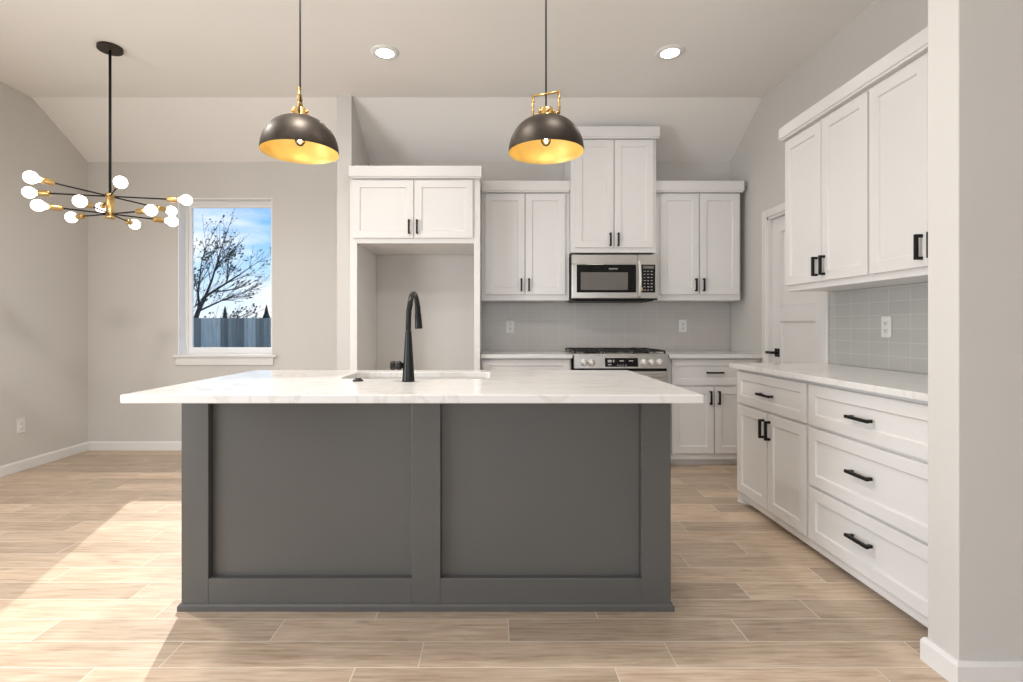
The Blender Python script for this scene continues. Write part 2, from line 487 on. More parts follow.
# back wall with the window opening
WX0, WX1, WZ0, WZ1 = -2.968, -2.083, 0.883, 2.367
mb = MB()
zt = ZBK + 0.02
mb.box(XL - T, WX0, YB, YB + T, 0, zt); mb.box(WX1, XLIV + T, YB, YB + T, 0, zt)
mb.box(WX0, WX1, YB, YB + T, 0, WZ0); mb.box(WX0, WX1, YB, YB + T, WZ1, zt)
struct('wall_back', mb, M['wall'])

# left wall with an unseen opening added for daylight nearer the camera
LDY0, LDY1, LDZ = -1.3, 1.3, 2.2
mb = MB()
def leftprof(y0, y1, z0=0.0):
    pts = [(y0, z0), (y1, z0)]
    if y1 > YCR: pts += [(y1, slope(y1) + .01), (YCR, ZC + .01)]
    else: pts += [(y1, ZC + .01)]
    pts += [(y0, ZC + .01)]
    return pts
mb.prism(leftprof(LDY1, YB), 'x', XL - T, XL)
mb.prism(leftprof(YF, LDY0), 'x', XL - T, XL)
mb.prism(leftprof(LDY0, LDY1, LDZ), 'x', XL - T, XL)
struct('wall_left', mb, M['wall'])

# kitchen right wall with the pantry-door opening
DY0, DY1, DZ = 3.50, 4.215, 2.04
mb = MB()
mb.prism(leftprof(SY1, DY0), 'x', XR, XR + T)
mb.prism(leftprof(DY1, YB), 'x', XR, XR + T)
mb.prism(leftprof(DY0, DY1, DZ), 'x', XR, XR + T)
struct('wall_right', mb, M['wall'])
# stub wall at the near end of the right-hand cabinets, running to the living-room side
mb = MB(); mb.box(SX, XLIV + T, SY0, SY1, 0, ZC + .01, 0.004, 2)
struct('wall_stub', mb, M['wall'])
# wing wall between the dining corner and the refrigerator bay
mb = MB(); mb.prism([(PY, 0), (YB, 0), (YB, ZBK + .01), (YCR, ZC + .01), (PY, ZC + .01)], 'x', PX0, PX1)
struct('wall_wing', mb, M['wall'])
# living-room walls behind the camera
mb = MB(); mb.box(XLIV, XLIV + T, YF, SY0, 0, ZC + .01)
struct('wall_living_right', mb, M['wall'])
LWX0, LWX1, LWZ0, LWZ1 = -2.3, 1.9, 0.6, 2.4
mb = MB()
mb.box(XL - T, LWX0, YF - T, YF, 0, ZC + .01); mb.box(LWX1, XLIV + T, YF - T, YF, 0, ZC + .01)
mb.box(LWX0, LWX1, YF - T, YF, 0, LWZ0); mb.box(LWX0, LWX1, YF - T, YF, LWZ1, ZC + .01)
struct('wall_front', mb, M['wall'])
# space behind the pantry door
mb = MB(); mb.box(XR + T + .6, XR + T + .65, 3.3, 4.5, 0, 2.4); struct('wall_pantry', mb, M['wall'])

# baseboards
def base_profile(d, h=0.082, t=0.014): return [(0, 0), (t, 0), (t, h - 0.014), (t - 0.005, h - 0.004), (t - 0.008, h), (0, h)]
mb = MB(); mb.prism([(XL + a, b) for a, b in base_profile(0)], 'y', LDY1, YB); struct('baseboard_left', mb, M['trim'])
mb = MB(); mb.prism([(YB - a, b) for a, b in base_profile(0)], 'x', XL, PX0); struct('baseboard_back', mb, M['trim'])
mb = MB(); mb.sweep([(PX1, PY), (PX0, PY), (PX0, YB - .014)][::-1], [(-a, b) for a, b in base_profile(0)]); struct('baseboard_wing', mb, M['trim'])
mb = MB(); mb.sweep([(XLIV, SY0), (SX, SY0), (SX, SY1), (1.60, SY1)], [(a, b) for a, b in base_profile(0)]); struct('baseboard_stub', mb, M['trim'])

# ------------------------------------------------------------------ window_1 in the dining corner
w1 = thing('window_1', None, None, (0, 0, 0), kind='structure')
FY0, FY1 = YB + 0.105, YB + 0.150
mb = MB()
fw, sw = 0.040, 0.052
zs0 = WZ0 + 0.012
def frame4(mb, x0, x1, z0, z1, y0, y1, w, bev=0.003, wb=None):
    wb = w if wb is None else wb
    mb.box(x0, x0 + w, y0, y1, z0, z1, bev); mb.box(x1 - w, x1, y0, y1, z0, z1, bev)
    mb.box(x0 + w - .001, x1 - w + .001, y0, y1, z1 - w, z1, bev); mb.box(x0 + w - .001, x1 - w + .001, y0, y1, z0, z0 + wb, bev)
frame4(mb, WX0, WX1, zs0, WZ1, FY0, FY1, 0.030)
fr1 = mb.build('frame', M['vinyl'], w1)
mb = MB(); frame4(mb, WX0 + .028, WX1 - .028, zs0 + .028, WZ1 - .028, FY0 + .016, FY1 - .005, 0.036, 0.003)
mb.build('sash', M['vinyl'], fr1)
mb = MB(); mb.box(WX0 + .06, WX1 - .06, FY0 + .024, FY0 + .029, zs0 + .06, WZ1 - .06)
mb.build('glass_pane', M['glass'], w1)
mb = MB()   # white liners of the reveal
mb.box(WX0, WX0 + .010, YB - .001, FY0 + .002, WZ0, WZ1, .001); mb.box(WX1 - .010, WX1, YB - .001, FY0 + .002, WZ0, WZ1, .001)
mb.box(WX0, WX1, YB - .001, FY0 + .002, WZ1 - .010, WZ1, .001)
mb.build('jamb', M['vinyl'], w1)
mb = MB(); mb.box(WX0 - .03, WX1 + .045, YB - 0.034, YB + 0.11, WZ0 - 0.012, WZ0 + 0.012, 0.005, 2)
mb.build('stool', M['trim'], w1)
mb = MB(); mb.box(WX0 - .015, WX1 + .015, YB - 0.016, YB, WZ0 - 0.085, WZ0 - 0.012, 0.003)
mb.build('apron', M['trim'], w1)

# window_2 / window_3: unseen windows added near the camera to let daylight in
def plain_window(name, horiz, a0, a1, z0, z1, pos, n):
    w = thing(name, None, None, (0, 0, 0), kind='structure')
    mb = MB()
    def bx(p0, p1, q0, q1):
        if horiz: mb.box(p0, p1, pos - .03, pos + .03, q0, q1, .003)
        else: mb.box(pos - .03, pos + .03, p0, p1, q0, q1, .003)
    t = 0.06
    bx(a0, a1, z0, z0 + t); bx(a0, a1, z1 - t, z1)
    for i in range(n + 1):
        c = a0 + (a1 - a0) * i / n
        bx(max(a0, c - t / 2), min(a1, c + t / 2), z0 + t, z1 - t)
    mb.build('frame', M['vinyl'], w)
    mb = MB()
    if horiz: mb.box(a0 + .02, a1 - .02, pos - .004, pos + .004, z0 + .02, z1 - .02)
    else: mb.box(pos - .004, pos + .004, a0 + .02, a1 - .02, z0 + .02, z1 - .02)
    mb.build('glass_pane', M['glass'], w)
plain_window('window_2', False, LDY0, LDY1, 0.0, LDZ, XL - 0.07, 2)
plain_window('window_3', True, LWX0, LWX1, LWZ0, LWZ1, YF - 0.07, 3)

# ------------------------------------------------------------------ door_1: pantry door in the right wall
d1 = thing('door_1', None, None, (0, 0, 0), kind='structure')
mb = MB()
CW = 0.062
mb.box(XR - 0.016, XR + .002, DY1, DY1 + CW, 0, DZ + CW, 0.004); mb.box(XR - 0.016, XR + .002, DY0 - CW, DY0, 0, DZ + CW, 0.004)
mb.box(XR - 0.016, XR + .002, DY0 - .001, DY1 + .001, DZ, DZ + CW, 0.004)
mb.box(XR - .002, XR + T, DY1 - .018, DY1 + .002, 0, DZ); mb.box(XR - .002, XR + T, DY0 - .002, DY0 + .018, 0, DZ)
mb.box(XR - .002, XR + T, DY0, DY1, DZ - .018, DZ + .002)
mb.build('casing', M['trim'], d1)
# leaf: slab with two recessed panels, local face towards -x
mb = MB()
LX = XR + 0.030
ly0, ly1, lz0, lz1 = DY0 + .020, DY1 - .020, 0.008, DZ - .020
st = 0.115
zmid0, zmid1 = 1.20, 1.315
mb.box(LX, LX + .035, ly0, ly0 + st, lz0, lz1, .001); mb.box(LX, LX + .035, ly1 - st, ly1, lz0, lz1, .001)
for a, b in ((lz0, lz0 + .2), (zmid0, zmid1), (lz1 - st, lz1)):
    mb.box(LX, LX + .035, ly0 + st - .001, ly1 - st + .001, a, b, .001)
for a, b in ((lz0 + .2, zmid0), (zmid1, lz1 - st)):
    mb.box(LX + .016, LX + .03, ly0 + st - .002, ly1 - st + .002, a - .002, b + .002)
    # raised bead round the panel
    y0, y1 = ly0 + st, ly1 - st
    for q in ((y0, y0 + .012, a, b), (y1 - .012, y1, a, b), (y0, y1, a, a + .012), (y0, y1, b - .012, b)):
        mb.box(LX + .007, LX + .018, q[0], q[1], q[2], q[3], .003)
leaf = mb.build('leaf', M['trim'], d1)
hy, hz = 4.12, 0.953
mb = MB()
mb.box(LX - .008, LX, hy - .033, hy + .033, hz - .033, hz + .033, .003)
mb.rod((LX - .005, hy, hz), (LX - .052, hy, hz), .011)
mb.build('handle', M['black'], d1, label='black square-rose lever handle')
mb = MB()
mb.box(LX - .060, LX - .045, hy - .010, hy + .075, hz - .010, hz + .010, .003)
mb.build('lever', M['black'], bpy.data.objects['handle'])

# ------------------------------------------------------------------ cabinet parts
def shaker(w, h, t=0.020, rail=0.057, rec=0.0095, c=0.0018):
    """recessed-panel front: x 0..w, z 0..h, back at y=0, face at y=-t"""
    def rr(i, y): return [(i, y, i), (w - i, y, i), (w - i, y, h - i), (i, y, h - i)]
    mb = MB()
    mb.rings([rr(0, 0), rr(0, -t + c), rr(c, -t), rr(rail, -t), rr(rail + .003, -t + .002), rr(rail + .006, -t + rec)], True, True)
    return mb

def pull(L=0.11, vert=True, proud=0.033, s=0.0138):
    mb = MB()
    if vert:
        mb.box(-s / 2, s / 2, -proud, -proud + s, -L / 2, L / 2, .001)
        for e_ in (-1, 1): mb.box(-s / 2, s / 2, -proud + s - .001, 0, e_ * (L / 2 - s / 2) - s / 2, e_ * (L / 2 - s / 2) + s / 2, .001)
    else:
        mb.box(-L / 2, L / 2, -proud, -proud + s, -s / 2, s / 2, .001)
        for e_ in (-1, 1): mb.box(e_ * (L / 2 - s) - s / 2, e_ * (L / 2 - s) + s / 2, -proud + s - .001, 0, -s / 2, s / 2, .001)
    return mb

def front(parent, name, x0, x1, z0, z1, handle=None, y=0.0, rail=0.057):
    """a door or drawer front on the face plane y; handle = (x, z, vertical, length) in cabinet coordinates"""
    d = shaker(x1 - x0, z1 - z0, rail=rail).build(name, M['white'], parent)
    d.location = (x0, y, z0)
    if handle:
        hx, hz_, vert, L = handle
        p = pull(L, vert).build('handle', M['black'], d, label='matte black bar pull')
        p.location = (hx - x0, -0.020, hz_ - z0)
    return d

def crown(mb, x0, x1, ydepth, z0, z1, front_y, left=True, right=True):
    """flat stepped crown board along the front and returning along the sides"""
    h = z1 - z0
    mb.box(x0, x1, front_y, front_y + 0.022, z0, z1, 0.003)
    mb.box(x0 + .006, x1 - .006, front_y + .010, front_y + .034, z0 - 0.012, z0 + .004, 0.002)
    if left: mb.box(x0, x0 + .022, front_y + .021, ydepth, z0, z1, 0.003)
    if right: mb.box(x1 - .022, x1, front_y + .021, ydepth, z0, z1, 0.003)
    # cover board
    mb.box(x0 + .015, x1 - .015, front_y + .015, ydepth, z1 - .02, z1 - .004)

# ------------------------------------------------------------------ refrigerator surround
FYf = 4.20
fr = thing('refrigerator_cabinet', 'white cabinet with two short doors above the empty refrigerator bay', 'cabinet', (PX1 + .002, FYf, 0))
fx = lambda x: x - PX1 - .002
D = YB - FYf - .004
mb = MB(); mb.box(0, fx(-1.106), 0, D, 0, 2.36, .001); mb.build('side_panel', M['white'], fr)
mb = MB(); mb.box(fx(-0.1615), fx(-0.113), 0, D, 0, 2.36, .001); mb.build('side_panel', M['white'], fr)
mb = MB(); mb.box(fx(-1.106), fx(-0.1615), 0.0, D, 1.832, 2.36, .001); mb.build('body', M['white'], fr)
front(fr, 'door', fx(-1.138), fx(-0.6475), 1.872, 2.338, (fx(-0.681), 1.96, True, .112))
front(fr, 'door', fx(-0.640), fx(-0.170), 1.872, 2.338, (fx(-0.6165), 1.96, True, .112))
mb = MB(); crown(mb, fx(-1.163), fx(-0.099), D, 2.36, 2.446, -0.045, left=False); mb.build('crown', M['white'], fr)

# ------------------------------------------------------------------ wall cabinets on the back wall
def upper(name, label, x0, x1, yf, z0, ztop_body, zc0, zc1, doors, hz_, slopecut=False, cl=True, cr=True, cx=(0, 0)):
    c = thing(name, label, 'wall cabinet', (x0, yf, z0), group='white wall cabinets on the back wall')
    D_ = YB - yf - .004
    w = x1 - x0
    mb = MB()
    if slopecut:
        zb = slope(YB) - z0 - .012
        zf = ztop_body - z0
        ycut = YCR + (ZC - ztop_body - .012) * (YB - YCR) / (ZC - ZBK) - yf
        D_ -= .001; mb.prism([(0, 0), (D_, 0), (D_, zb), (ycut, zf), (0, zf)], 'x', 0, w)
    else:
        mb.box(0, w, 0, D_, 0, ztop_body - z0, .001)
    mb.build('body', M['white'], c)
    for i, (a, b, p, q) in enumerate(doors):
        hx = b - .0285 if i == 0 else a + .0285
        front(c, 'door', a - x0, b - x0, p - z0, q - z0, (hx - x0, hz_ - z0, True, .112))
    mb = MB()
    yd = D_ if not slopecut else 0.20
    crown(mb, cx[0], w + cx[1], yd, zc0 - z0, zc1 - z0, -0.045, cl, cr)
    mb.build('crown', M['white'], c)
    return c
upper('wall_cabinet', 'white two-door wall cabinet between refrigerator bay and microwave', -0.110, 0.657, 4.55, 1.388, 2.345, 2.338, 2.424,
      [(-0.0767, 0.266, 1.439, 2.317), (0.275, 0.622, 1.439, 2.317)], 1.522, cl=False, cr=False, cx=(-.0, .001))
upper('wall_cabinet', 'tallest white two-door wall cabinet, directly over the microwave', 0.659, 1.386, 4.45, 1.793, 2.775, 2.770, 2.857,
      [(0.692, 1.018, 1.834, 2.752), (1.028, 1.357, 1.834, 2.752)], 1.90, slopecut=True, cx=(-.018, .022))
upper('wall_cabinet', 'white two-door wall cabinet right of the microwave, in the corner', 1.388, 2.155, 4.55, 1.388, 2.345, 2.338, 2.424,
      [(1.450, 1.785, 1.439, 2.317), (1.795, 2.138, 1.439, 2.317)], 1.522, cl=False, cr=True, cx=(.0, .015))

# ------------------------------------------------------------------ base cabinets on the back wall
BYf = 4.31
ZB = 0.898
def base_body(c, w, D_, h, toe=0.06, rec=0.055):
    mb = MB(); mb.box(0, w, 0, D_, toe, h, .001); mb.build('body', M['white'], c)
    mb = MB(); mb.box(0.002, w - .002, rec, rec + .016, 0, toe + .002); mb.build('toe_kick', M['white'], c)
b1 = thing('base_cabinet', 'white base cabinet left of the range, mostly hidden behind the island', 'base cabinet', (-0.112, BYf, 0), group='white base cabinets on the back wall')
base_body(b1, 0.752, YB - BYf - .004, ZB)
front(b1, 'drawer', 0.015, 0.737, 0.675, 0.888, (0.376, 0.78, False, .145), rail=.05)
front(b1, 'door', 0.015, 0.372, 0.112, 0.661, (0.344, 0.575, True, .112))
front(b1, 'door', 0.380, 0.737, 0.112, 0.661, (0.408, 0.575, True, .112))
b2 = thing('base_cabinet', 'white base cabinet right of the range, one drawer over two doors', 'base cabinet', (1.432, BYf, 0), group='white base cabinets on the back wall')
base_body(b2, XR - 1.438, YB - BYf - .004, ZB)
front(b2, 'drawer', 0.035, 0.738, 0.675, 0.888, (0.385, 0.78, False, .145), rail=.05)
front(b2, 'door', 0.035, 0.382, 0.112, 0.661, (0.352, 0.573, True, .112))
front(b2, 'door', 0.391, 0.738, 0.112, 0.661, (0.421, 0.573, True, .112))

# back worktops
mb = MB(); mb.box(-0.111, 0.642, 4.25, YB - .004, .899, .931, .003, 2)
tag(mb.build('countertop', M['quartz'], None), 'short white quartz countertop left of the range', 'countertop')
mb = MB(); mb.box(1.432, XR - .004, 4.25, YB - .004, .899, .931, .003, 2)
tag(mb.build('countertop', M['quartz'], None), 'white quartz countertop between the range and the corner', 'countertop')

# backsplashes
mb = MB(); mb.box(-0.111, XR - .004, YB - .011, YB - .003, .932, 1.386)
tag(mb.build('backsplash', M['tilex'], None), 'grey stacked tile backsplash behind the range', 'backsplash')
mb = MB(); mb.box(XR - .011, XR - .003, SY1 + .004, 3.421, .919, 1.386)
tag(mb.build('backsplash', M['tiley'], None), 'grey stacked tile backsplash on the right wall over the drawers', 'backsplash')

# ------------------------------------------------------------------ right-hand run (faces -x): local x runs towards the camera
RZ = R(-90)
RF = 1.617                   # face-frame plane
FAR, MID, NEAR = 3.43, 2.654, 1.815
ZR = 0.886
def base_right(label, ya, yb):
    c = thing('base_cabinet', label, 'base cabinet', (RF, ya, 0), RZ, group='white base cabinets along the right wall')
    mb = MB(); w = ya - yb
    mb.box(0, w, 0, XR - RF - .004, 0.036, ZR, .001); mb.build('body', M['white'], c)
    mb = MB(); mb.box(.002, w - .002, .055, .07, 0, 0.038); mb.build('toe_kick', M['white'], c)
    return c, w
rc, w = base_right('white base cabinet with one drawer over two doors, far end of the right wall', FAR, MID)
front(rc, 'drawer', .012, w - .010, .664, .868, (w / 2, .757, False, .15), rail=.05)
front(rc, 'door', .012, w / 2 - .004, .085, .650, (w / 2 - .033, .556, True, .112))
front(rc, 'door', w / 2 + .004, w - .010, .085, .650, (w / 2 + .033, .556, True, .112))
mb = MB()
mb.prism([(-.012, -.004), (0.0, .0), (.10, .075), (.09, .085), (-.012, .085)], 'z', 0, .05)
mb.build('foot_trim', M['white'], rc)
rd, w = base_right('white base cabinet with three wide drawers, near end of the right wall', MID, NEAR)
for z0, z1, hzz in ((.664, .868, .759), (.362, .650, .515), (.085,   .348, .230)):
    front(rd, 'drawer', .010, w - .004, z0, z1, (.398, hzz, False, .142), rail=.055)
mb = MB(); mb.box(1.565, XR - .004, SY1 + .003, 3.466, .887, .917, .003, 2)
tag(mb.build('countertop', M['quartz'], None), 'long white quartz countertop along the right wall', 'countertop')

# wall cabinets on the right wall
UF = 1.905
def upper_right(label, ya, yb, handles, dw):
    c = thing('wall_cabinet', label, 'wall cabinet', (UF, ya, 1.387), RZ, group='white wall cabinets along the right wall')
    w = ya - yb
    mb = MB(); mb.box(0, w, 0, XR - UF - .004, 0, 0.99, .001); mb.build('body', M['white'], c)
    m_ = w / 2
    front(c, 'door', .006, m_ - .004, .036, .962, (m_ - .034, .123, True, .112))
    front(c, 'door', m_ + .004, w - .006, .036, .962, (m_ + .034, .123, True, .112))
    return c
upper_right('white two-door wall cabinet on the right wall, end nearer the pantry door', 3.376, 2.622, None, None)
upper_right('white two-door wall cabinet on the right wall, end cut off by the stub wall', 2.620, 1.893, None, None)
mb = MB()
mb.box(1.859, 1.881, SY1 + .002, 3.40, 2.377, 2.449, .003)
mb.box(1.868, 1.906, SY1 + .002, 3.394, 2.365, 2.380, .002)
mb.box(1.880, XR, 3.378, 3.40, 2.377, 2.449, .003)
mb.box(1.875, XR, SY1 + .002, 3.39, 2.430, 2.445)
tag(mb.build('crown_moulding', M['white'], None), 'white crown board topping the wall cabinets on the right wall', 'moulding')

# ------------------------------------------------------------------ range
rg = thing('range', 'stainless slide-in gas range with black grates under the microwave', 'range', (0.650, 4.20, 0))
W_ = 0.772
mb = MB(); mb.box(.006, W_ - .006, .06, .66, .06, .915, .002)
for xx in (.05, W_ - .05):
    for yy in (.12, .60): mb.rod((xx, yy, 0), (xx, yy, .062), .018)
mb.build('body', M['black'], rg)
# sloped control panel
mb = MB(); mb.prism([(0.0, .822), (.07, .822), (.07, .926), (.014, .926)], 'x', .0, .760)
cp = mb.build('control_panel', M['steel'], rg)
def on_panel(z): return (z - .822) / (.926 - .822) * .014
mb = MB(); mb.prism([(-.003 + on_panel(.835), .835), (.02, .835), (.02, .905), (-.003 + on_panel(.905), .905)], 'x', .247, .514)
disp = mb.build('display', M['blackglass'], cp)
for i, (a, b, z0, z1) in enumerate(((.270, .300, .868, .890), (.312, .322, .868, .890), (.365, .400, .878, .886), (.440, .475, .878, .886),
                                    (.345, .356, .845, .850), (.366, .377, .845, .850), (.388, .399, .845, .850), (.410, .421, .845, .850), (.270, .300, .848, .856))):
    yy = -.0036 + on_panel((z0 + z1) / 2)
    mb = MB(); mb.box(a, b, yy - .0006, yy + .003, z0, z1)
    mb.build('display_marking', M['legend'], disp)
for kx in (.077, .138, .563, .627, .691):
    z = .868; y = on_panel(z)
    mb = MB()
    mtx = Euler((R(90 + 7.6), 0, 0)).to_matrix()
    mb.lathe([(.030, -.004), (.030, .006), (.022, .008), (.021, .030), (.017, .034), (.0, .034)], (kx, y, z), 28, mtx)
    mb.box(kx - .003, kx + .003, y - .036, y - .004, z - .018, z + .018, .001)
    mb.build('knob', M['steel2'], rg)
# oven door with window and bar handle
mb = MB(); mb.box(.006, W_ - .006, .022, .062, .20, .798, .004); od = mb.build('oven_door', M['steel'], rg)
mb = MB(); mb.box(.10, W_ - .10, .018, .03, .30, .66, .003); mb.build('oven_window', M['blackglass'], od)
mb = MB(); mb.rod((.05, -.025, .760), (W_ - .05, -.025, .760), .012)
for hx in (.08, W_ - .08): mb.rod((hx, -.025, .760), (hx, .024, .760), .009)
mb.build('handle', M['steel2'], od)
mb = MB(); mb.box(.006, W_ - .006, .025, .062, .075, .192, .004); mb.build('storage_drawer', M['steel'], rg)
# cooktop and grates
mb = MB(); mb.box(-.004, W_ + .004, .062, .655, .914, .936, .004); ck = mb.build('cooktop', M['steel'], rg)
for bx_, by_ in ((.16, .19), (.16, .50), (.386, .35), (.61, .19), (.61, .50)):
    mb = MB(); mb.lathe([(.055, 0), (.055, .008), (.04, .009), (.038, .018), (0, .019)], (bx_, by_, .935), 24)
    mb.build('burner', M['iron'], ck)
for g in range(3):
    x0 = .012 + g * .250; x1 = x0 + .245
    mb = MB(); zt_, t_ = .964, .010
    y0, y1 = .068, .625
    for q in ((x0, x1, y0, y0 + t_), (x0, x1, y1 - t_, y1), (x0, x0 + t_, y0, y1), (x1 - t_, x1, y0, y1), (x0, x1, (y0 + y1) / 2 - t_ / 2, (y0 + y1) / 2 + t_ / 2)):
        mb.box(q[0], q[1], q[2], q[3], zt_ - .011, zt_, .002)
    for yc in (.19, .50):
        mb.box((x0 + x1) / 2 - t_ / 2, (x0 + x1) / 2 + t_ / 2, yc - .11, yc + .11, zt_ - .010, zt_ + .003, .002)
        mb.box(x0 + .02, x1 - .02, yc - t_ / 2, yc + t_ / 2, zt_ - .010, zt_ + .003, .002)
    for xx in (x0 + .006, x1 - .006):
        for yy in (y0 + .006, (y0 + y1) / 2, y1 - .006): mb.box(xx - .006, xx + .006, yy - .006, yy + .006, .934, zt_ - .01)
    mb.build('grate', M['iron'], rg)

# ------------------------------------------------------------------ microwave
mw = thing('microwave', 'stainless over-the-range microwave under the tall wall cabinet', 'microwave', (0.662, 4.43, 1.387))
w, h = 0.733, 0.390
mb = MB(); mb.box(.004, w - .004, .03, YB - 4.43 - .010, .006, h, .002); mb.build('body', M['black'], mw)
mb = MB(); mb.box(0, .564, 0, .032, .305, h - .004, .004); mb.build('vent_panel', M['steel'], mw)
mb = MB(); mb.box(0, .564, -.004, .030, .012, .303, .005, 2); dr = mb.build('door', M['steel'], mw)
mb = MB(); mb.box(.042, .548, -.007, .0, .062, .300, .003); dg = mb.build('door_glass', M['blackglass'], dr)
mb = MB(); mb.box(.075, .478, -.0085, -.004, .083, .235, .002); mb.build('window', M['ovenwin'], dg)
# maker's word mark in small pale capitals on the glass
tcu = bpy.data.curves.new('mark', 'FONT'); tcu.body = 'SAMSUNG'; tcu.size = .0165; tcu.extrude = .0004; tcu.align_x = 'CENTER'
to = bpy.data.objects.new('mark_tmp', tcu); COL.objects.link(to)
bpy.context.view_layer.update()
tm = bpy.data.meshes.new_from_object(to.evaluated_get(bpy.context.evaluated_depsgraph_get()))
bpy.data.objects.remove(to)
tm.materials.clear(); tm.materials.append(M['plate'])
lo = bpy.data.objects.new('lettering', tm); COL.objects.link(lo); lo.parent = dg
lo.rotation_euler = (R(90), 0, 0); lo.location = (.352, -.0076, .258)
# curved pull handle
mb = MB()
pts = []
for i in range(13):
    t = i / 12; z = .020 + t * .305
    pts.append((.570, -.012 - .040 * math.sin(PI * t) ** .6, z))
mb.tube(pts, .0125, 12)
mb.build('handle', M['steel2'], dr)
mb = MB(); mb.box(.567, w, -.002, .032, .012, h - .004, .004); cpn = mb.build('control_panel', M['steel'], mw)
mb = MB(); mb.box(.592, w - .022, -.006, .0, .062, .300, .002); kp = mb.build('keypad', M['blackglass'], cpn)
mb = MB(); mb.box(.604, w - .034, -.0075, -.004, .265, .290, .001); mb.build('display', M['ovenwin'], kp)
for r_ in range(7):
    for c_ in range(3):
        mb = MB(); x = .612 + c_ * .030; z = .240 - r_ * .0265
        wd = .014 if (r_ + c_) % 3 else .018
        mb.box(x, x + wd, -.0066, -.004, z, z + .006, .0005)
        mb.build('button', M['legend'], kp)
mb = MB(); mb.box(.588, .602, -.0075, -.005, .075, .105); mb.build('sticker', M['yellow'], cpn)
mb = MB(); mb.box(0, w, .004, .40, 0, .012, .003); mb.box(.03, .70, .02, .38, -.010, .002, .003); mb.build('underside_vent', M['black'], mw)

# ------------------------------------------------------------------ outlets
def outlet(label, loc, rotz, dark=False):
    o = thing('wall_outlet', label, 'outlet', loc, rotz, group='white wall outlets')
    mb = MB(); mb.box(-.037, .037, -.007, 0, -.060, .060, .003, 2); mb.build('cover_plate', M['plate'], o)
    for zc in (-.021, .021):
        mb = MB(); mb.lathe([(.017, 0), (.017, .003), (.0155, .004), (0, .004)], (0, -.006, zc), 24, Euler((R(90), 0, 0)).to_matrix())
        s_ = mb.build('socket', M['plate'], o)
        mb = MB()
        mb.box(-.0078, -.0052, -.0112, -.009, zc - .004, zc + .006); mb.box(.0052, .0078, -.0112, -.009, zc - .003, zc + .006)
        mb.rod((0, -.009, zc - .009), (0, -.0112, zc - .009), .0026, 10)
        mb.build('slot', M['slot'], s_)
    mb = MB(); mb.rod((0, -.006, 0), (0, -.0082, 0), .0035, 10); mb.build('screw', M['plate'], o)
outlet('white outlet on the tiled backsplash left of the range', (0.151, YB - .011, 1.160), 0)
outlet('white outlet on the tiled backsplash right of the range', (1.767, YB - .011, 1.165), 0)
outlet('white outlet on the tiled right wall above the drawers', (XR - .011, 2.918, 1.158), R(-90))
outlet('white outlet low on the bare left wall above the baseboard', (XL, 4.187, .363), R(90))

# ------------------------------------------------------------------ island
IX0, IX1, IY0, IY1 = -1.278, 0.723, 2.125, 2.840
isl = thing('kitchen_island', 'charcoal grey kitchen island with two recessed front panels', 'kitchen island', ((IX0 + IX1) / 2, IY0, 0))
ix = lambda x: x - (IX0 + IX1) / 2
iy = lambda y: y - IY0
IH = 0.887
mb = MB()   # open-topped carcass, hollow where the sink hangs
mb.box(ix(IX0 + .001), ix(IX1 - .001), .0345, .052, .02, IH)                        # front back-board
mb.box(ix(IX0), ix(IX0) + .019, .020, iy(IY1), .02, IH, .001); mb.box(ix(IX1) - .019, ix(IX1), .020, iy(IY1), .02, IH, .001)
mb.box(ix(IX0) + .018, ix(IX1) - .018, iy(IY1) - .018, iy(IY1), .09, IH)
mb.box(ix(IX0) + .018, ix(IX1) - .018, .039, iy(IY1) - .07, .0, .09)
mb.build('carcass', M['island'], isl)
for a, b in ((-1.278, -1.1675), (-0.337, -0.2186), (0.605, 0.723)):
    mb = MB(); mb.box(ix(a), ix(b), 0, .0345, .024, IH, .0022, 2); mb.build('stile', M['island'], isl)
for a, b in ((-1.1675, -0.337), (-0.2186, 0.605)):
    mb = MB(); mb.box(ix(a) - .001, ix(b) + .001, .001, .0345, .024, .130, .0022, 2); mb.build('bottom_rail', M['island'], isl)
    mb = MB(); mb.box(ix(a) - .001, ix(b) + .001, .001, .0345, IH - .025, IH, .0022, 2); mb.build('top_rail', M['island'], isl)
    mb = MB(); mb.box(ix(a) + .003, ix(b) - .003, .0300, .0345, .1285, IH - .024); mb.build('panel', M['island'], isl)
mb = MB()
prof = [(0, 0), (-.012, 0), (-.012, .020), (-.006, .028), (0, .030)]
mb.sweep([(ix(IX0) + .001, iy(IY1)), (ix(IX0) + .001, .001), (ix(IX1) - .001, .001), (ix(IX1) - .001, iy(IY1))], [(a, b) for a, b in prof])
mb.build('base_trim', M['island'], isl)
# working side, facing the range
wcab = (IX1 - IX0 - .04) / 4
for i in range(4):
    d = shaker(wcab - .008, .70).build('door', M['island'], isl)
    d.rotation_euler = (0, 0, PI); d.location = (ix(IX0) + .02 + (i + 1) * wcab - .004, iy(IY1), .14)

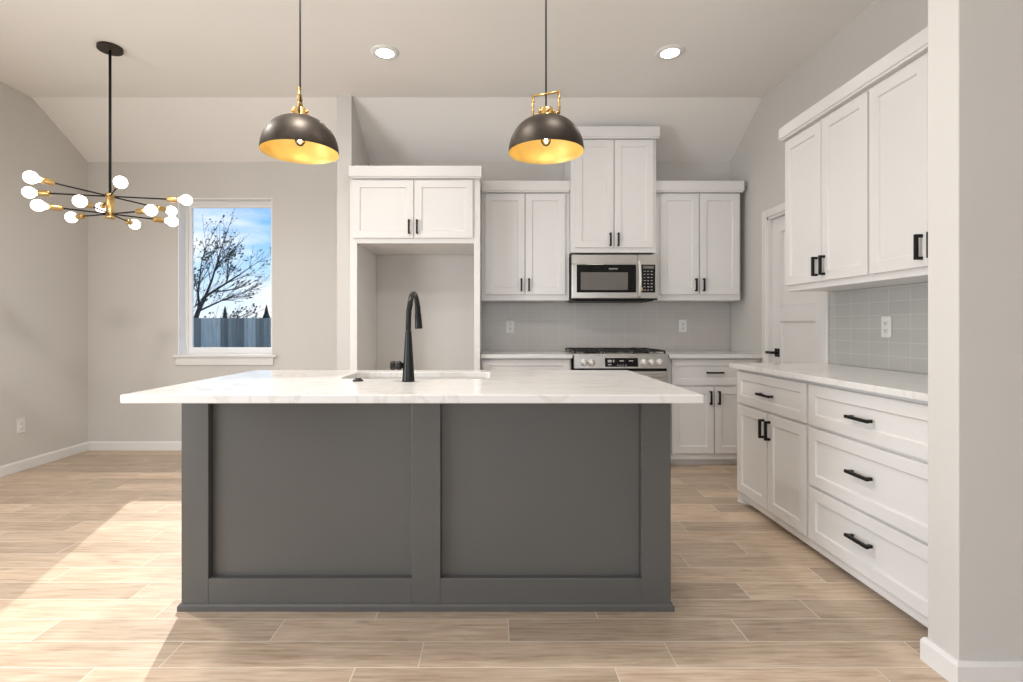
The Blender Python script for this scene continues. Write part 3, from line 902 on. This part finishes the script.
# island top with the sink cut-out
SX0, SX1, SYa, SYb = -0.722, -0.020, 2.412, 2.770
TX0, TX1, TY0, TY1, TZ0, TZ1 = -1.3255, 0.745, 1.840, 2.888, .888, .918
def rrect(x0, x1, y0, y1, z, r, n=6):
    out = []
    for cx_, cy_, a0 in ((x1 - r, y1 - r, 0), (x0 + r, y1 - r, 90), (x0 + r, y0 + r, 180), (x1 - r, y0 + r, 270)):
        for i in range(n + 1):
            a = R(a0 + 90 * i / n); out.append((cx_ + r * math.cos(a), cy_ + r * math.sin(a), z))
    return out
mb = MB()
def OR(i, z): return rrect(TX0 + i, TX1 - i, TY0 + i, TY1 - i, z, .006)
def HR(z): return rrect(SX0, SX1, SYa, SYb, z, .03)
rings = [OR(.003, TZ1), OR(.0008, TZ1 - .0008), OR(0, TZ1 - .003), OR(0, TZ0 + .002), OR(.002, TZ0), HR(TZ0), HR(TZ1 - .002)]
hr = rrect(SX0 - .002, SX1 + .002, SYa - .002, SYb + .002, TZ1, .03)
rings.append(hr)
mb.rings(rings + [rings[0]], False, False)
bmesh.ops.remove_doubles(mb.bm, verts=list(mb.bm.verts), dist=1e-6)
bmesh.ops.recalc_face_normals(mb.bm, faces=list(mb.bm.faces))
tag(mb.build('countertop', M['quartz'], None), 'large white quartz island top with faint veins and sink cut-out', 'countertop')

# undermount sink
sk = thing('sink', 'undermount stainless sink set in the island top', 'sink', ((SX0 + SX1) / 2, (SYa + SYb) / 2, TZ0 - .001))
def SR(i, z, r=.03):
    return [(p[0] - (SX0 + SX1) / 2, p[1] - (SYa + SYb) / 2, p[2]) for p in rrect(SX0 + i, SX1 - i, SYa + i, SYb - i, z, r)]
mb = MB()
mb.rings([SR(-.018, -.002), SR(-.018, 0), SR(.0, 0), SR(.002, -.20), SR(.02, -.215), SR(.15, -.218, .02)], False, True)
mb.rings([SR(-.018, -.002), SR(-.003, -.003), SR(-.002, -.205), SR(.02, -.220), SR(.15, -.222, .02)], False, True)
mb.build('basin', M['steel2'], sk)
mb = MB(); mb.lathe([(.045, -.2175), (.045, -.214), (.036, -.213), (.030, -.216), (0, -.2165)], (0, 0.03, 0), 28); mb.build('drain', M['steel'], sk)

# faucet
FX, FYY = -0.377, 2.290
fa = thing('faucet', 'tall matte black pull-down faucet in front of the island sink', 'faucet', (FX, FYY, TZ1))
mb = MB(); mb.lathe([(.0285, 0), (.0285, .004), (.027, .008), (.0245, .05), (.020, .12), (.0155, .19), (.0138, .215), (.0132, .222), (0, .222)], (0, 0, 0), 36); mb.build('body', M['darkmetal'], fa)
mb = MB()
pts = [(0, 0, .215), (0, .002, .27), (.001, .006, .31)]
for i in range(1, 13):
    a = PI - i / 12 * R(165)
    pts.append((.004 + .010 * i / 12, .094 + .088 * math.cos(a), .315 + .078 * math.sin(a)))
mb.tube(pts, .0122, 16); mb.build('spout', M['darkmetal'], fa)
ex = Vector(pts[-1])
mb = MB()
q = Vector((.06, -.05, -1)).normalized()
mb.lathe([(.0125, -.01), (.0135, .0), (.0135, .028), (.0155, .034), (.0175, .085), (.018, .100), (.0165, .104), (0, .104)], ex, 28, q.to_track_quat('Z', 'Y').to_matrix())
mb.build('spray_head', M['darkmetal'], fa)
mb = MB()
mtx = Euler((0, R(-90), 0)).to_matrix()
mb.lathe([(.013, .012), (.013, .030), (.019, .032), (.0205, .036), (.0205, .050), (.0175, .053), (.0175, .057), (.0205, .060), (.0205, .074), (.018, .078), (0, .078)], (0, 0, .070), 28, mtx)
mb.rod((-.067, .010, .070), (-.069, .095, .074), .0055, 12, True, .0045)
mb.build('handle', M['darkmetal'], fa)
# air switch button
mb = MB(); mb.lathe([(.0235, 0), (.0235, .004), (.021, .007), (.0145, .0075), (.0145, .012), (.012, .0135), (0, .0135)], (0, 0, 0), 28)
asw = tag(mb.build('air_switch', M['darkmetal'], None), 'small round black button on the island top left of the faucet', 'button')
asw.location = (-.603, 2.305, TZ1)

# ------------------------------------------------------------------ pendants over the island
def pendant(label, x, y, zrim, bail_rot):
    p = thing('pendant_light', label, 'pendant lamp', (x, y, zrim), 0, 'domed pendants over the island')
    r, hh = .1700, .156
    # shell: dome profile, outside then inside
    n = 14
    outp = [(r * math.cos(i / n * R(86)) ** .92, hh * math.sin(i / n * R(90))) for i in range(n + 1)]
    outp = [(r, -.004), (r + .0006, .0)] + outp[1:] + [(.022, hh + .001)]
    sh = MB().lathe(outp, (0, 0, 0), 64, cap=False).build('shade', M['bronze'], p)
    inp = [(r, -.004)] + [((r - .003) * math.cos(i / n * R(86)) ** .92, (hh - .003) * math.sin(i / n * R(90))) for i in range(0, n + 1)] + [(.001, hh - .003)]
    MB().lathe(inp, (0, 0, 0), 64, cap=False).build('lining', M['goldleaf'], sh, label='gold inner lining')
    # cap, sockets and bail
    mb = MB(); mb.lathe([(.038, hh - .003), (.038, hh + .006), (.0345, hh + .008), (.0345, hh + .034), (.030, hh + .040), (.010, hh + .044), (0, hh + .044)], (0, 0, 0), 32)
    for a in range(6):
        an = a / 6 * 2 * PI + bail_rot
        mb.sphere((.036 * math.cos(an), .036 * math.sin(an), hh + .022), .0075, 10)
    cap_ = mb.build('cap', M['brass'], p)
    mb = MB(); bw, b0, b1, t = .061, hh + .014, hh + .107, .0055
    mb.tube([(-.028, 0, b0), (-bw, 0, b0)], t, 10); mb.tube([(.028, 0, b0), (bw, 0, b0)], t, 10)
    mb.tube([(-bw, 0, b0 - .006), (-bw, 0, b1 + .004)], t, 10); mb.tube([(bw, 0, b0 - .006), (bw, 0, b1 + .004)], t, 10)
    mb.tube([(-bw - .004, 0, b1), (bw + .004, 0, b1)], t, 10)
    for sx in (-1, 1):
        for zz in (b0 + .02, b0 + .062): mb.lathe([(.0072, 0), (.0072, .007)], (sx * bw, 0, zz), 12)
    bl = mb.build('bail', M['brass'], p); bl.rotation_euler = (0, 0, bail_rot)
    top = ZC - zrim
    MB().rod((0, 0, hh + .04), (0, 0, top - .02), .0038, 10).build('cord', M['black'], p)
    MB().lathe([(.06, top - .022), (.06, top - .006), (.055, top), (0, top)], (0, 0, 0), 32).build('canopy', M['bronze'], p)
    mb = MB(); mb.lathe([(.016, hh - .055), (.018, hh - .02), (.018, hh - .004)], (0, 0, 0), 20); mb.build('socket', M['brass'], p)
    mb = MB(); mb.sphere((0, 0, .055), .024, 20, (1, 1, 1.25)); bulb = mb.build('bulb', M['bulbglass'], p)
    mb = MB(); mb.sphere((0, 0, .052), .0065, 12, (1, 1, 1.8)); mb.build('filament', M['filament'], bulb)
    return p
pendant('dome pendant over the island left end, brass bail seen edge-on', -0.880, 2.36, 1.953, R(105))
pendant('dome pendant over the island right half, brass bail seen face-on', 0.236, 2.36, 1.953, R(-21))

# ------------------------------------------------------------------ chandelier in the dining corner
CX, CY = -2.596, 3.516
ch = thing('chandelier', 'black and brass chandelier with twelve round bulbs on spoke arms', 'chandelier', (CX, CY, 1.887))
MB().lathe([(.024, 0), (.031, .002), (.031, .018), (.0245, .020), (.0245, .150), (.031, .152), (.031, .168), (.024, .170), (.010, .176)], (0, 0, 0), 32).build('hub', M['brass'], ch)
MB().rod((0, 0, .17), (0, 0, ZC - 1.887 - .015), .0085, 14).build('stem', M['black'], ch)
MB().lathe([(.072, ZC - 1.887 - .026), (.075, ZC - 1.887 - .022), (.075, ZC - 1.887 - .002), (.07, ZC - 1.887)], (0, 0, 0), 36).build('canopy', M['bronze'], ch)
for zz, rr_, azs in ((2.040 - 1.887, .467, (12.8, 72.8, 132.8, 192.8, 252.8, 312.8)), (1.921 - 1.887, .366, (42.7, 102.7, 162.7, 222.7, 282.7, 342.7))):
    for az in azs:
        d = Vector((math.cos(R(az)), math.sin(R(az)), 0)); c0 = Vector((0, 0, zz))
        ar = MB().rod(c0 + d * .018, c0 + d * (rr_ - .115), .0050, 10).build('arm', M['black'], ch)
        q = d.to_track_quat('Z', 'Y').to_matrix()
        MB().lathe([(.010, 0), (.0185, .004), (.0195, .010), (.0195, .060), (.018, .066), (.0145, .072)], c0 + d * (rr_ - .122), 24, q).build('socket', M['brass'], ar)
        prof = [(.013, -.055), (.0145, -.046), (.021, -.033)]
        for i in range(3, 15):
            a = R(-90 + 180 * i / 14); prof.append((.0375 * math.cos(a), .0375 * math.sin(a)))
        MB().lathe(prof, c0 + d * rr_, 28, q).build('bulb', M['globe'], ar)

# ------------------------------------------------------------------ recessed ceiling lights
for lab, x, y in (('round recessed ceiling light left of centre, between the pendants', -0.750, 3.58),
                  ('round recessed ceiling light on the right, nearer the right-hand cabinets', 1.212, 3.58)):
    r_ = thing('recessed_light', lab, 'ceiling light', (x, y, ZC), 0, 'recessed ceiling lights')
    MB().lathe([(.096, 0), (.096, -.004), (.088, -.010), (.066, -.012), (.060, -.010), (.060, 0)], (0, 0, 0), 40, cap=False).build('trim_ring', M['plate'], r_)
    MB().lathe([(.061, -.0095), (.0, -.0090)], (0, 0, 0), 40).build('lens', M['lens'], r_)

# ------------------------------------------------------------------ outside: lawn, fence, tree
mb = MB(); mb.box(-40, 10, YB + .3, 60, -.45, -.35)
struct('ground', mb, M['lawn'])
FYO = 18.0
bm = bmesh.new()
bt = bm.loops.layers.color.new('board_tone')
rf = random.Random(3)
x = -15.0
pale = ((-10.15, -9.6), (-8.75, -8.35))
while x < -3.0:
    wd = .135
    tl = rf.uniform(.60, .80)
    top = 1.455 + rf.uniform(-.012, .012)
    if any(a < x < b for a, b in pale): tl *= 1.5
    b2 = bmesh.new(); bmesh.ops.create_cube(b2, size=1.0)
    yo = rf.uniform(-.006, .006)
    for v_ in b2.verts: v_.co = Vector((x + wd / 2 + v_.co.x * (wd - .008), FYO + yo + v_.co.y * .02, (top - .36) / 2 + v_.co.z * (top + .36)))
    m_ = bpy.data.meshes.new('t'); b2.to_mesh(m_); b2.free()
    n0 = len(bm.faces); bm.from_mesh(m_); bpy.data.meshes.remove(m_); bm.faces.ensure_lookup_table()
    for f in bm.faces[n0:]:
        for lp in f.loops: lp[bt] = (tl, tl, tl, 1)
    x += wd
me = bpy.data.meshes.new('boards'); bm.to_mesh(me); bm.free(); me.materials.append(M['fence'])
fe = thing('fence', 'weathered grey board fence outside the window', 'fence', (-9, FYO, -.35))
bo = bpy.data.objects.new('boards', me); COL.objects.link(bo); bo.parent = fe; bo.location = (9, -FYO, .35)
mb = MB()
for zz in (-.1, .5, 1.15): mb.box(-6, 6, .02, .06, zz + .35, zz + .44)
rl = mb.build('rails', M['bark'], fe)

def tree():
    t = thing('tree', 'nearly bare tree leaning right behind the fence outside the window', 'tree', (-11.85, 20.2, -.35))
    rt = random.Random(11)
    mb = MB(); leaves = MB()
    def leaf(p):
        s_ = rt.uniform(.035, .075)
        a = Vector((rt.uniform(-1, 1), rt.uniform(-1, 1), rt.uniform(-1, 1))).normalized()
        b_ = a.orthogonal().normalized()
        c = a.cross(b_)
        vs = [leaves.bm.verts.new(p + q_) for q_ in (b_ * s_, c * s_ * .55 + a * .01, -b_ * s_, -c * s_ * .55 + a * .01)]
        leaves.bm.faces.new(vs)
    def branch(p, d, L, r, depth):
        n = 5
        pts = [p.copy()]; rad = [r]
        for i in range(n):
            d = (d + Vector((rt.uniform(-.12, .14), rt.uniform(-.14, .14), rt.uniform(-.05, .12)))).normalized()
            p = p + d * L / n
            pts.append(p.copy()); rad.append(max(.006, r * (1 - .5 * (i + 1) / n)))
        mb.tube(pts, rad, 6 if depth < 3 else 4)
        if depth >= 4:
            if rt.random() < .42:
                for _ in range(rt.randint(2, 6)): leaf(pts[-1] + Vector((rt.uniform(-.13, .13), rt.uniform(-.13, .13), rt.uniform(-.14, .10))))
            return
        kids = {1: 5, 2: 4, 3: 2}[depth]
        for k in range(kids):
            j = rt.randint(1, n - 1)
            ax = Vector((rt.uniform(-1, 1.1), rt.uniform(-1, 1), rt.uniform(-.35, .55))).normalized()
            nd = (d * .95 + ax * .70).normalized()
            branch(pts[j], nd, L * rt.uniform(.48, .68), rad[j] * .55, depth + 1)
        branch(pts[-1], d, L * .62, rad[-1] * .85, depth + 1)
    tp = [Vector((0, 0, 0)), Vector((.05, 0, .8)), Vector((.16, 0, 1.5)), Vector((.36, 0, 2.1)), Vector((.62, 0, 2.65))]
    mb.tube(tp, [.13, .115, .10, .085, .07], 8)
    for k, L_, r_, dd in ((4, 1.75, .055, (.40, .1, 1)), (4, 1.6, .05, (.95, -.1, .75)), (3, 1.75, .05, (.12, .2, 1)), (3, 1.5, .04, (1.0, .2, .40)),
                          (2, 1.7, .045, (-.18, -.1, 1)), (2, 1.3, .03, (.9, .2, .22)), (1, 1.5, .03, (-.5, .1, .9))):
        branch(tp[k], Vector(dd).normalized(), L_, r_, 1)
    mb.build('branches', M['bark'], t)
    leaves.build('leaves', M['leaf'], t, kind='stuff')
tree()
def conifer(label, x, y, h, r, seed):
    rc_ = random.Random(seed)
    c = thing('evergreen_tree', label, 'tree', (x, y, -.35), 0, 'far evergreens above the fence')
    MB().rod((0, 0, 0), (0, 0, h * .8), .09, 8, True, .03).build('trunk', M['bark'], c)
    mb = MB()
    n = 9
    for i in range(n):
        z0 = h * (.15 + .8 * i / n); rr2 = r * (1 - i / n) * rc_.uniform(.8, 1.15) + .05
        seg = 11
        ring = [Vector((rr2 * rc_.uniform(.6, 1.1) * math.cos(2 * PI * k / seg), rr2 * rc_.uniform(.6, 1.1) * math.sin(2 * PI * k / seg), z0 - rc_.uniform(0, .15))) for k in range(seg)]
        tip = [Vector((.02 * math.cos(2 * PI * k / seg), .02 * math.sin(2 * PI * k / seg), z0 + h * .16)) for k in range(seg)]
        mb.rings([ring, tip], True, True)
    mb.build('foliage', M['conifer'], c)
conifer('small dark evergreen tip above the fence, second from the right', -13.97, 27, 2.50, .62, 1)
conifer('dark evergreen tip above the fence at the right edge of the window', -12.25, 28, 2.62, .75, 2)
conifer('low dark evergreen tip above the fence by the bare trunk', -14.6, 25, 2.35, .6, 5)
